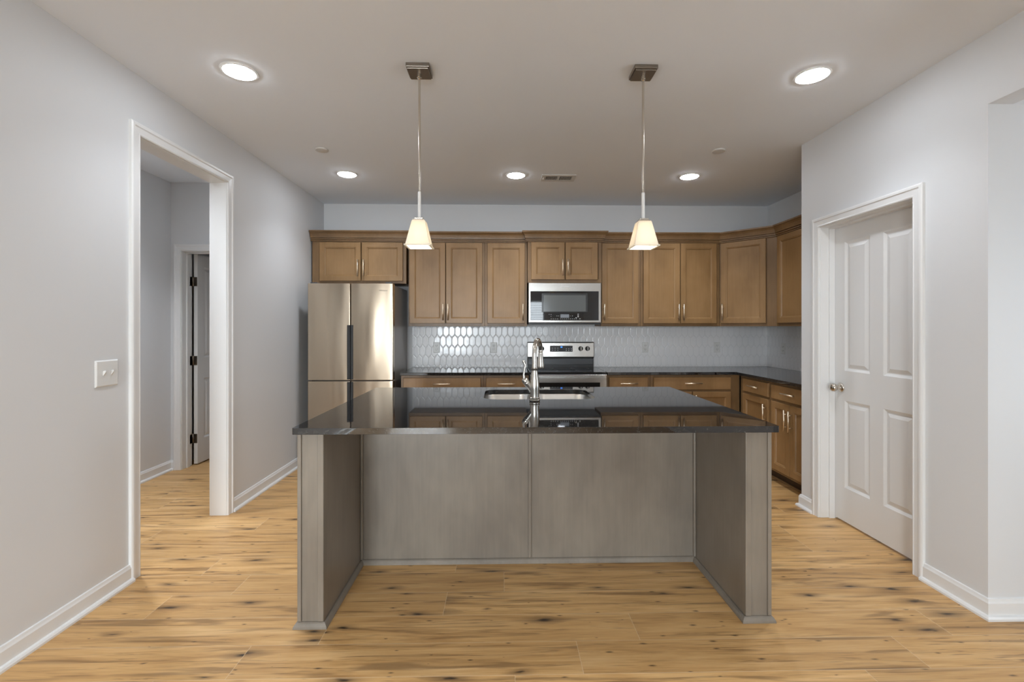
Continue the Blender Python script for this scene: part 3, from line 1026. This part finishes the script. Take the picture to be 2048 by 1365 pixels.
# ------------------------------------------------------------------ stove
SX0, SX1, SYF = 0.2735, 1.0365, 4.530
t = thing('stove', 'stainless electric range with black glass cooktop below the microwave', 'stove', ((SX0 + SX1) / 2, 4.85, 0))
obj('body', boxes((SX0, SX1, SYF + 0.03, YB - 0.012, 0.05, 0.900)), M['darkgrey'], t)
ct = obj('cooktop', boxes((SX0, SX1, SYF + 0.005, 5.10, 0.9005, 0.917)), M['blackgl'], t, bevel=0.004)
for bxx, byy, r in ((SX0 + 0.2, 4.72, 0.10), (SX1 - 0.2, 4.72, 0.08), (SX0 + 0.2, 4.95, 0.08), (SX1 - 0.2, 4.95, 0.10)):
    bm = bmesh.new()
    a = ring(bm, Vector((bxx, byy, 0.9176)), Vector((1, 0, 0)), Vector((0, 1, 0)), r, 40); b = ring(bm, Vector((bxx, byy, 0.9176)), Vector((1, 0, 0)), Vector((0, 1, 0)), r - 0.004, 40)
    bridge(bm, a, b)
    obj('burner_ring', bm, M['darkgrey'], ct)
# backguard: slanted steel panel over a dark riser
bm = bmesh.new()
prof = [(5.100, 1.022), (5.090, 1.030), (5.098, 1.186), (5.108, 1.198), (5.176, 1.198), (5.176, 1.022)]
a = [bm.verts.new((SX0 + 0.006, y, z)) for y, z in prof]; b = [bm.verts.new((SX1 - 0.016, y, z)) for y, z in prof]
for i in range(6): bm.faces.new((a[i], a[(i + 1) % 6], b[(i + 1) % 6], b[i]))
bm.faces.new(a); bm.faces.new(b[::-1])
bg = obj('backguard', bm, M['steel'], t, bevel=0.006, seg=3)
obj('riser', boxes((SX0 + 0.008, SX1 - 0.018, 5.115, 5.176, 0.9005, 1.021)), M['black'], t, bevel=0.002)
obj('riser_panel', boxes((SX0 + 0.016, SX1 - 0.028, 5.108, 5.114, 0.948, 1.010)), M['darkgrey'], t, bevel=0.002)
cp = obj('control_panel', boxes((SX0 + 0.256, SX0 + 0.508, 5.0905, 5.100, 1.090, 1.156)), M['black'], t, bevel=0.002)
for x in (0.374, 0.385):
    obj('clock_digit', boxes((SX0 + x, SX0 + x + 0.007, 5.0885, 5.0906, 1.134, 1.148)), M['blue'], cp)
bt = [(0.432 + 0.028 * p, 0.010, 1.100 + 0.018 * q, 0.008) for p in range(3) for q in range(2)] + [(x, 0.016, z, 0.004) for x in (0.275, 0.305, 0.335) for z in (1.128, 1.106)]
for x, w_, z, h_ in bt:
    obj('panel_button', boxes((SX0 + x, SX0 + x + w_, 5.0888, 5.0906, z, z + h_)), M['mark'], cp)
for x in (SX0 + 0.092, SX0 + 0.166, SX1 - 0.166, SX1 - 0.090):
    bm = bmesh.new()
    lathe(bm, [(0.026, 0), (0.026, 0.004), (0.021, 0.006), (0.019, 0.024), (0.015, 0.027)], (x, 5.0945, 1.124), (0, -1, 0.05), 28)
    k = obj('knob', bm, M['black'], t, smooth=True)
    obj('knob_grip', boxes((x - 0.005, x + 0.005, 5.058, 5.0685, 1.103, 1.145)), M['steel'], k, bevel=0.002)
od = obj('oven_door', boxes((SX0 + 0.002, SX1 - 0.002, SYF, SYF + 0.029, 0.235, 0.893)), M['steel'], t, bevel=0.004)
obj('door_glass', boxes((SX0 + 0.035, SX1 - 0.070, SYF - 0.002, SYF + 0.004, 0.33, 0.815)), M['blackgl'], od)
bm = bmesh.new()
extrude_poly(bm, round_rect(SX0 + 0.012, SX1 - 0.012, SYF - 0.052, SYF - 0.030, 0.009), 0.836, 0.868)
for x in (SX0 + 0.05, SX1 - 0.05): bx(bm, x - 0.012, x + 0.012, SYF - 0.032, SYF - 0.0005, 0.842, 0.862)
obj('door_handle', bm, M['steel'], od)
obj('drawer', boxes((SX0 + 0.002, SX1 - 0.002, SYF + 0.004, SYF + 0.029, 0.055, 0.228)), M['steel'], t, bevel=0.003)
for x in (SX0 + 0.06, SX1 - 0.06):
    for y in (4.62, 5.10):
        bm = bmesh.new(); lathe(bm, [(0.018, 0), (0.018, 0.01), (0.012, 0.014), (0.012, 0.05)], (x, y, 0), n=12); obj('foot', bm, M['black'], t)

# ------------------------------------------------------------------ island
IX0, IX1, IY0, IY1 = -0.932, 1.256, 2.055, 3.434
PX0, PX1, PYF = -0.922, 1.240, 2.108        # wing panels: outer faces and front
QX0, QX1, QY = -0.810, 1.124, 2.664         # knee space: inner faces and back panel
t = thing('kitchen_island', 'stained wooden kitchen island base, toned grey as under cool daylight, with open knee space', 'kitchen island', ((IX0 + IX1) / 2, 2.75, 0))
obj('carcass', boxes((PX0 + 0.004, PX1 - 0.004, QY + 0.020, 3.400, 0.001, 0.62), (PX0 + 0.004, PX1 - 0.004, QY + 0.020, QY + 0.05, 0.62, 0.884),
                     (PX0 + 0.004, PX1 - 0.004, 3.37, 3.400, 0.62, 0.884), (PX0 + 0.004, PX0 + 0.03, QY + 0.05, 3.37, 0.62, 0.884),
                     (PX1 - 0.03, PX1 - 0.004, QY + 0.05, 3.37, 0.62, 0.884)), M['maple_daylit'], t)
XC = 0.160
for a, b in ((QX0 + 0.001, XC), (XC, QX1 - 0.001)):
    obj('back_panel', boxes((a, b, QY, QY + 0.018, 0.001, 0.884)), M['maple_daylit'], t)
obj('batten', boxes((XC - 0.010, XC + 0.010, QY - 0.012, QY - 0.0002, 0.03, 0.884)), M['maple_daylit'], t, bevel=0.004)
for a, b, s in ((PX0, QX0, -1), (QX1, PX1, 1)):
    w = obj('wing_panel', boxes((a, b, PYF, QY + 0.018, 0.001, 0.884)), M['maple_daylit'], t)
    out, inn = (a, b) if s < 0 else (b, a)
    # corner trims on the front edge and in the inner corner
    obj('corner_trim', boxes((out + s * 0.003, out - s * 0.014, PYF - 0.010, PYF + 0.016, 0.03, 0.884) if s > 0 else (out - 0.003, out + 0.014, PYF - 0.010, PYF + 0.016, 0.03, 0.884)), M['maple_daylit'], w, bevel=0.002)
    obj('corner_trim', boxes((inn - 0.024, inn + 0.003, PYF - 0.012, PYF + 0.016, 0.03, 0.884) if s < 0 else (inn - 0.003, inn + 0.024, PYF - 0.012, PYF + 0.016, 0.03, 0.884)), M['maple_daylit'], w, bevel=0.003)
    obj('corner_trim', boxes((inn + 0.0002, inn + 0.014, QY - 0.020, QY - 0.0002, 0.03, 0.884) if s < 0 else (inn - 0.014, inn - 0.0002, QY - 0.020, QY - 0.0002, 0.03, 0.884)), M['maple_daylit'], w, bevel=0.005)
SH = [(0.0003, 0.0005), (0.020, 0.0005), (0.019, 0.010), (0.012, 0.021), (0.006, 0.026), (0.0003, 0.027)]
bm = bmesh.new()
# path keeps the island on its left so the profile points outward (right-hand side)
sweep(bm, [(PX0, QY + 0.02), (PX0, PYF), (QX0, PYF), (QX0, QY), (QX1, QY), (QX1, PYF), (PX1, PYF), (PX1, QY + 0.02)],
      [(-o, h) for o, h in SH] if False else SH, lambda a, b, h: (a, b, h))
obj('shoe_moulding', bm, M['maple_daylit'], t)

# island countertop with the sink cutout
CXa, CXb, CYa, CYb = -0.118, 0.592, 2.852, 3.300
bm = bmesh.new()
outer = round_rect(IX0, IX1, IY0, IY1, 0.012, 4)
inner = round_rect(CXa, CXb, CYa, CYb, 0.085, 8)
rings_ = []
for z in (ZC0, ZC1):
    vo = [bm.verts.new((x, y, z)) for x, y in outer]; vi = [bm.verts.new((x, y, z)) for x, y in inner]
    eo = [bm.edges.new((vo[i], vo[(i + 1) % len(vo)])) for i in range(len(vo))]
    ei = [bm.edges.new((vi[i], vi[(i + 1) % len(vi)])) for i in range(len(vi))]
    bmesh.ops.triangle_fill(bm, use_beauty=True, edges=eo + ei)
    rings_.append((vo, vi))
for k in (0, 1):
    bridge(bm, rings_[0][k], rings_[1][k], smooth=False)
tag(obj('countertop', bm, M['granite'], bevel=0.004, seg=3), 'large polished black granite countertop of the island with sink cutout', 'countertop', 'black granite countertops')

# sink: one steel basin with two bowls
t = thing('kitchen_sink', 'undermount double-bowl stainless sink in the island countertop', 'sink', ((CXa + CXb) / 2, (CYa + CYb) / 2, 0.68))
XD = 0.212
for n_, (a, b, x0, y0) in enumerate(((CXa - 0.008, XD - 0.010, 0, 0), (XD + 0.010, CXb + 0.008, 0, 0))):
    bm = bmesh.new()
    lv = []
    for ins, z in ((-0.004, 0.8835), (0.0, 0.8835), (0.004, 0.878), (0.012, 0.72), (0.022, 0.70), (0.05, 0.690)):
        lv.append([bm.verts.new((x, y, z)) for x, y in round_rect(a + ins, b - ins, CYa - 0.008 + ins, CYb + 0.008 - ins, 0.085 - ins * 0.6, 8)])
    for p, q in zip(lv, lv[1:]): bridge(bm, p, q)
    bm.faces.new(lv[-1])
    o = obj('bowl', bm, M['sink'], t, smooth=True, angle=60)
    sm = o.modifiers.new('shell', 'SOLIDIFY'); sm.thickness = 0.0015; sm.offset = 1
    cx_, cy_ = (a + b) / 2, (CYa + CYb) / 2 + 0.05
    bm = bmesh.new(); lathe(bm, [(0.044, 0), (0.044, 0.002), (0.036, 0.004), (0.034, 0.001), (0.006, 0.001)], (cx_, cy_, 0.6905), n=28)
    obj('drain', bm, M['nickel'], o, smooth=True)
obj('divider', boxes((XD - 0.0135, XD + 0.0135, CYa + 0.03, CYb - 0.03, 0.865, 0.8815)), M['sink'], t, bevel=0.006)

# faucet
FX, FY = 0.196, 2.782
t = thing('kitchen_faucet', 'brushed nickel pull-down gooseneck faucet standing at the island sink', 'faucet', (FX, FY, ZC1))
bm = bmesh.new()
z = ZC1
lathe(bm, [(0.030, 0.0003), (0.033, 0.004), (0.033, 0.010), (0.029, 0.013), (0.031, 0.017), (0.031, 0.021), (0.027, 0.025), (0.027, 0.045),
           (0.0295, 0.075), (0.030, 0.095), (0.0275, 0.125), (0.0225, 0.155), (0.0185, 0.180), (0.0175, 0.192), (0.0195, 0.195), (0.0195, 0.201), (0.0150, 0.204)], (FX, FY, z), n=36)
body = obj('body', bm, M['faucet'], t, smooth=True, angle=40)
bm = bmesh.new()
pts = [(FX, FY, z + 0.20)]
dx, dy = 0.31, 0.951         # the neck bends over the bowl, a little to the right
R = 0.078
pts.append((FX, FY, z + 0.29))
for i in range(17):
    a = PI * i / 16 * 0.97
    r = R * (1 - math.cos(a))
    pts.append((FX + dx * r, FY + dy * r, z + 0.290 + R * math.sin(a) * 0.98))
tube(bm, pts, [0.0158] * 2 + [0.0156 - 0.0012 * i / 16 for i in range(17)], 20)
obj('gooseneck', bm, M['faucet'], t, smooth=True, angle=50)
hx, hy, hz = pts[-1]
bm = bmesh.new()
lathe(bm, [(0.0135, 0.008), (0.0150, 0.004), (0.0150, -0.006), (0.0135, -0.010), (0.0155, -0.02), (0.0195, -0.055), (0.0235, -0.090), (0.0250, -0.106), (0.0225, -0.113), (0.018, -0.114)],
      (hx, hy, hz), n=28)
obj('spray_head', bm, M['faucet'], t, smooth=True, angle=50)
bm = bmesh.new()
p0 = Vector((FX - 0.006, FY, z + 0.055)); ax = Vector((-0.60, -0.05, 0.80)).normalized()
lathe(bm, [(0.018, 0.0), (0.0185, 0.05), (0.0205, 0.068), (0.0205, 0.072), (0.0195, 0.074), (0.0205, 0.077), (0.0185, 0.094), (0.012, 0.104)], p0, ax, 28)
hub = obj('handle_hub', bm, M['faucet'], t, smooth=True, angle=40)
bm = bmesh.new()
q = p0 + ax * 0.097
tube(bm, [q, q + Vector((-0.002, 0, 0.03)), q + Vector((0.004, 0, 0.06)), q + Vector((0.008, 0, 0.085)), q + Vector((-0.002, 0, 0.108)), q + Vector((-0.008, 0, 0.114))],
     [0.0085, 0.0060, 0.0065, 0.0075, 0.0080, 0.0055], 14)
obj('lever', bm, M['faucet'], hub, smooth=True, angle=60)


# ------------------------------------------------------------------ pendants
def pendant(x, y, label):
    t = thing('pendant_light', label, 'pendant light', (x, y, H), group='pendant lamps above the island')
    bm = boxes((x - 0.061, x + 0.061, y - 0.061, y + 0.061, H - 0.021, H - 0.0005), (x - 0.055, x + 0.055, y - 0.055, y + 0.055, H - 0.029, H - 0.0205))
    can = obj('canopy', bm, M['bronze'], t, bevel=0.0015)
    bm = bmesh.new()
    lathe(bm, [(0.010, 0), (0.010, -0.012), (0.0125, -0.014), (0.0125, -0.019), (0.0095, -0.021), (0.0095, -0.027), (0.0065, -0.03)], (x, y, H - 0.0292), n=20)
    obj('stem_collar', bm, M['nickel'], can, smooth=True)
    bm = bmesh.new(); tube(bm, [(x, y, H - 0.05), (x, y, 2.066)], 0.0062, 16)
    obj('rod', bm, M['nickel'], t, smooth=True)
    bm = bmesh.new(); lathe(bm, [(0.0062, 0.142), (0.0085, 0.139), (0.0085, 0.001), (0.0085, 0.0)], (x, y, 1.944), n=18)
    obj('sleeve', bm, M['white_pl'], t, smooth=True)
    obj('shade_cap', boxes((x - 0.024, x + 0.024, y - 0.024, y + 0.024, 1.934, 1.9435), (x - 0.031, x + 0.031, y - 0.031, y + 0.031, 1.928, 1.9335)), M['nickel'], t, bevel=0.002)
    bm = bmesh.new()
    lv = []
    for hw, z in ((0.0005, 1.9272), (0.0330, 1.9272), (0.0360, 1.920), (0.0620, 1.800), (0.0625, 1.797), (0.0690, 1.795), (0.0690, 1.789), (0.0580, 1.789), (0.0580, 1.797), (0.0325, 1.918), (0.0005, 1.921)):
        lv.append([bm.verts.new((x + sx * hw, y + sy * hw, z)) for sx, sy in ((-1, -1), (1, -1), (1, 1), (-1, 1))])
    for p, q in zip(lv, lv[1:]): bridge(bm, p, q, smooth=False)
    obj('shade', bm, M['shade'], t)
    bm = bmesh.new()
    lathe(bm, [(0.011, 1.915), (0.012, 1.893), (0.019, 1.873), (0.021, 1.857), (0.018, 1.843), (0.008, 1.836)], (x, y, 0), n=20)
    obj('bulb', bm, M['bulb'], t, smooth=True)
    d = bpy.data.lights.new('bulb_light', 'POINT'); d.energy = PEND_W; d.color = (1.0, 0.86, 0.66); d.shadow_soft_size = 0.02
    o = bpy.data.objects.new('bulb_light', d); o.location = (0, 0, 1.815 - H); o.parent = t; COL.objects.link(o)


pendant(-0.442, 2.470, 'square-shaded pendant lamp hanging over the left half of the island')
pendant(0.758, 2.462, 'square-shaded pendant lamp hanging over the right half of the island')


# ------------------------------------------------------------------ ceiling fittings
def recessed(x, y, label, k=1.0):
    t = thing('recessed_light', label, 'recessed light', (x, y, H), group='recessed ceiling lights')
    bm = bmesh.new()
    lv = []
    for r, z in ((0.094, H - 0.0005), (0.092, H - 0.006), (0.080, H - 0.008), (0.078, H - 0.004), (0.078, H - 0.0005)):
        lv.append(ring(bm, Vector((x, y, z)), Vector((1, 0, 0)), Vector((0, 1, 0)), r, 40))
    for p, q in zip(lv, lv[1:]): bridge(bm, p, q)
    obj('trim_ring', bm, M['white_pl'], t, smooth=True)
    bm = bmesh.new(); lathe(bm, [(0.0775, -0.0010), (0.0775, -0.0085), (0.070, -0.0125), (0.045, -0.0150)], (x, y, H), n=40)
    obj('lens', bm, M['lens'], t)
    d = bpy.data.lights.new('lamp_beam', 'SPOT'); d.energy = SPOT_W * k; d.color = LAMP
    d.spot_size = math.radians(125); d.spot_blend = 1.0; d.shadow_soft_size = 0.07
    o = bpy.data.objects.new('lamp_beam', d); o.location = (0, 0, -0.020); o.parent = t; COL.objects.link(o)


recessed(-1.417, 2.515, 'large round recessed ceiling light at the upper left beside the left pendant', 1.1)
recessed(1.698, 2.485, 'large round recessed ceiling light at the upper right beside the right pendant', 1.2)
recessed(-1.397, 4.177, 'round recessed ceiling light in front of the refrigerator cabinet', 1.3)
recessed(0.125, 4.172, 'round recessed ceiling light beside the air vent', 2.2)
recessed(1.711, 4.173, 'round recessed ceiling light in front of the corner cabinets', 2.2)
for k, y in enumerate((0.7, -0.9, -2.5)):  # unseen lights added behind the camera to brighten the room
    for x, side in ((-1.10, 'left'), (1.35, 'right')):
        recessed(x, y, 'unseen round ceiling light added as fill in the living area, %s on the %s' % (('nearest the kitchen', 'in the middle', 'nearest the windows')[k], side), (0.6, 0.4, 0.4)[k])

recessed(-2.64, 3.15, 'unseen round ceiling light added to brighten the side hall', 4.5)  # added out of sight to lift the dim hall

for x, y, lab in ((-1.400, 3.607, 'small white round cover plate on the ceiling left of the left pendant'),
                  (1.690, 3.561, 'small white round cover plate on the ceiling right of the right pendant')):
    bm = bmesh.new()
    lathe(bm, [(0.049, -0.0005), (0.050, -0.004), (0.047, -0.010), (0.040, -0.012), (0.010, -0.013)], (x, y, H), n=32)
    tag(obj('sprinkler_cover', bm, M['ventw'], smooth=True), lab, 'sprinkler cover', 'sprinkler covers on the ceiling')

VX0, VX1, VY0, VY1 = 0.362, 0.672, 4.150, 4.330
t = thing('ceiling_vent', 'white rectangular slotted air vent on the ceiling above the stove', 'air vent', ((VX0 + VX1) / 2, (VY0 + VY1) / 2, H))
obj('frame', boxes((VX0, VX1, VY0, VY0 + 0.035, H - 0.008, H - 0.0005), (VX0, VX1, VY1 - 0.035, VY1, H - 0.008, H - 0.0005),
                   (VX0, VX0 + 0.032, VY0 + 0.035, VY1 - 0.035, H - 0.008, H - 0.0005), (VX1 - 0.032, VX1, VY0 + 0.035, VY1 - 0.035, H - 0.008, H - 0.0005),
                   ((VX0 + VX1) / 2 - 0.008, (VX0 + VX1) / 2 + 0.008, VY0 + 0.035, VY1 - 0.035, H - 0.008, H - 0.002)), M['ventw'], t, bevel=0.001)
obj('duct', boxes((VX0 + 0.030, VX1 - 0.030, VY0 + 0.033, VY1 - 0.033, H - 0.0018, H - 0.0006)), M['ventd'], t)
bm = bmesh.new()
for i in range(19):
    x = VX0 + 0.036 + i * 0.0130
    if abs(x + 0.003 - (VX0 + VX1) / 2) > 0.012:
        bx(bm, x, x + 0.0042, VY0 + 0.035, VY1 - 0.035, H - 0.0075, H - 0.002)
obj('louvres', bm, M['ventw'], t)
obj('damper_lever', boxes((VX0 + 0.012, VX0 + 0.020, VY0 + 0.075, VY0 + 0.105, H - 0.016, H - 0.0082)), M['white_pl'], t, bevel=0.002)
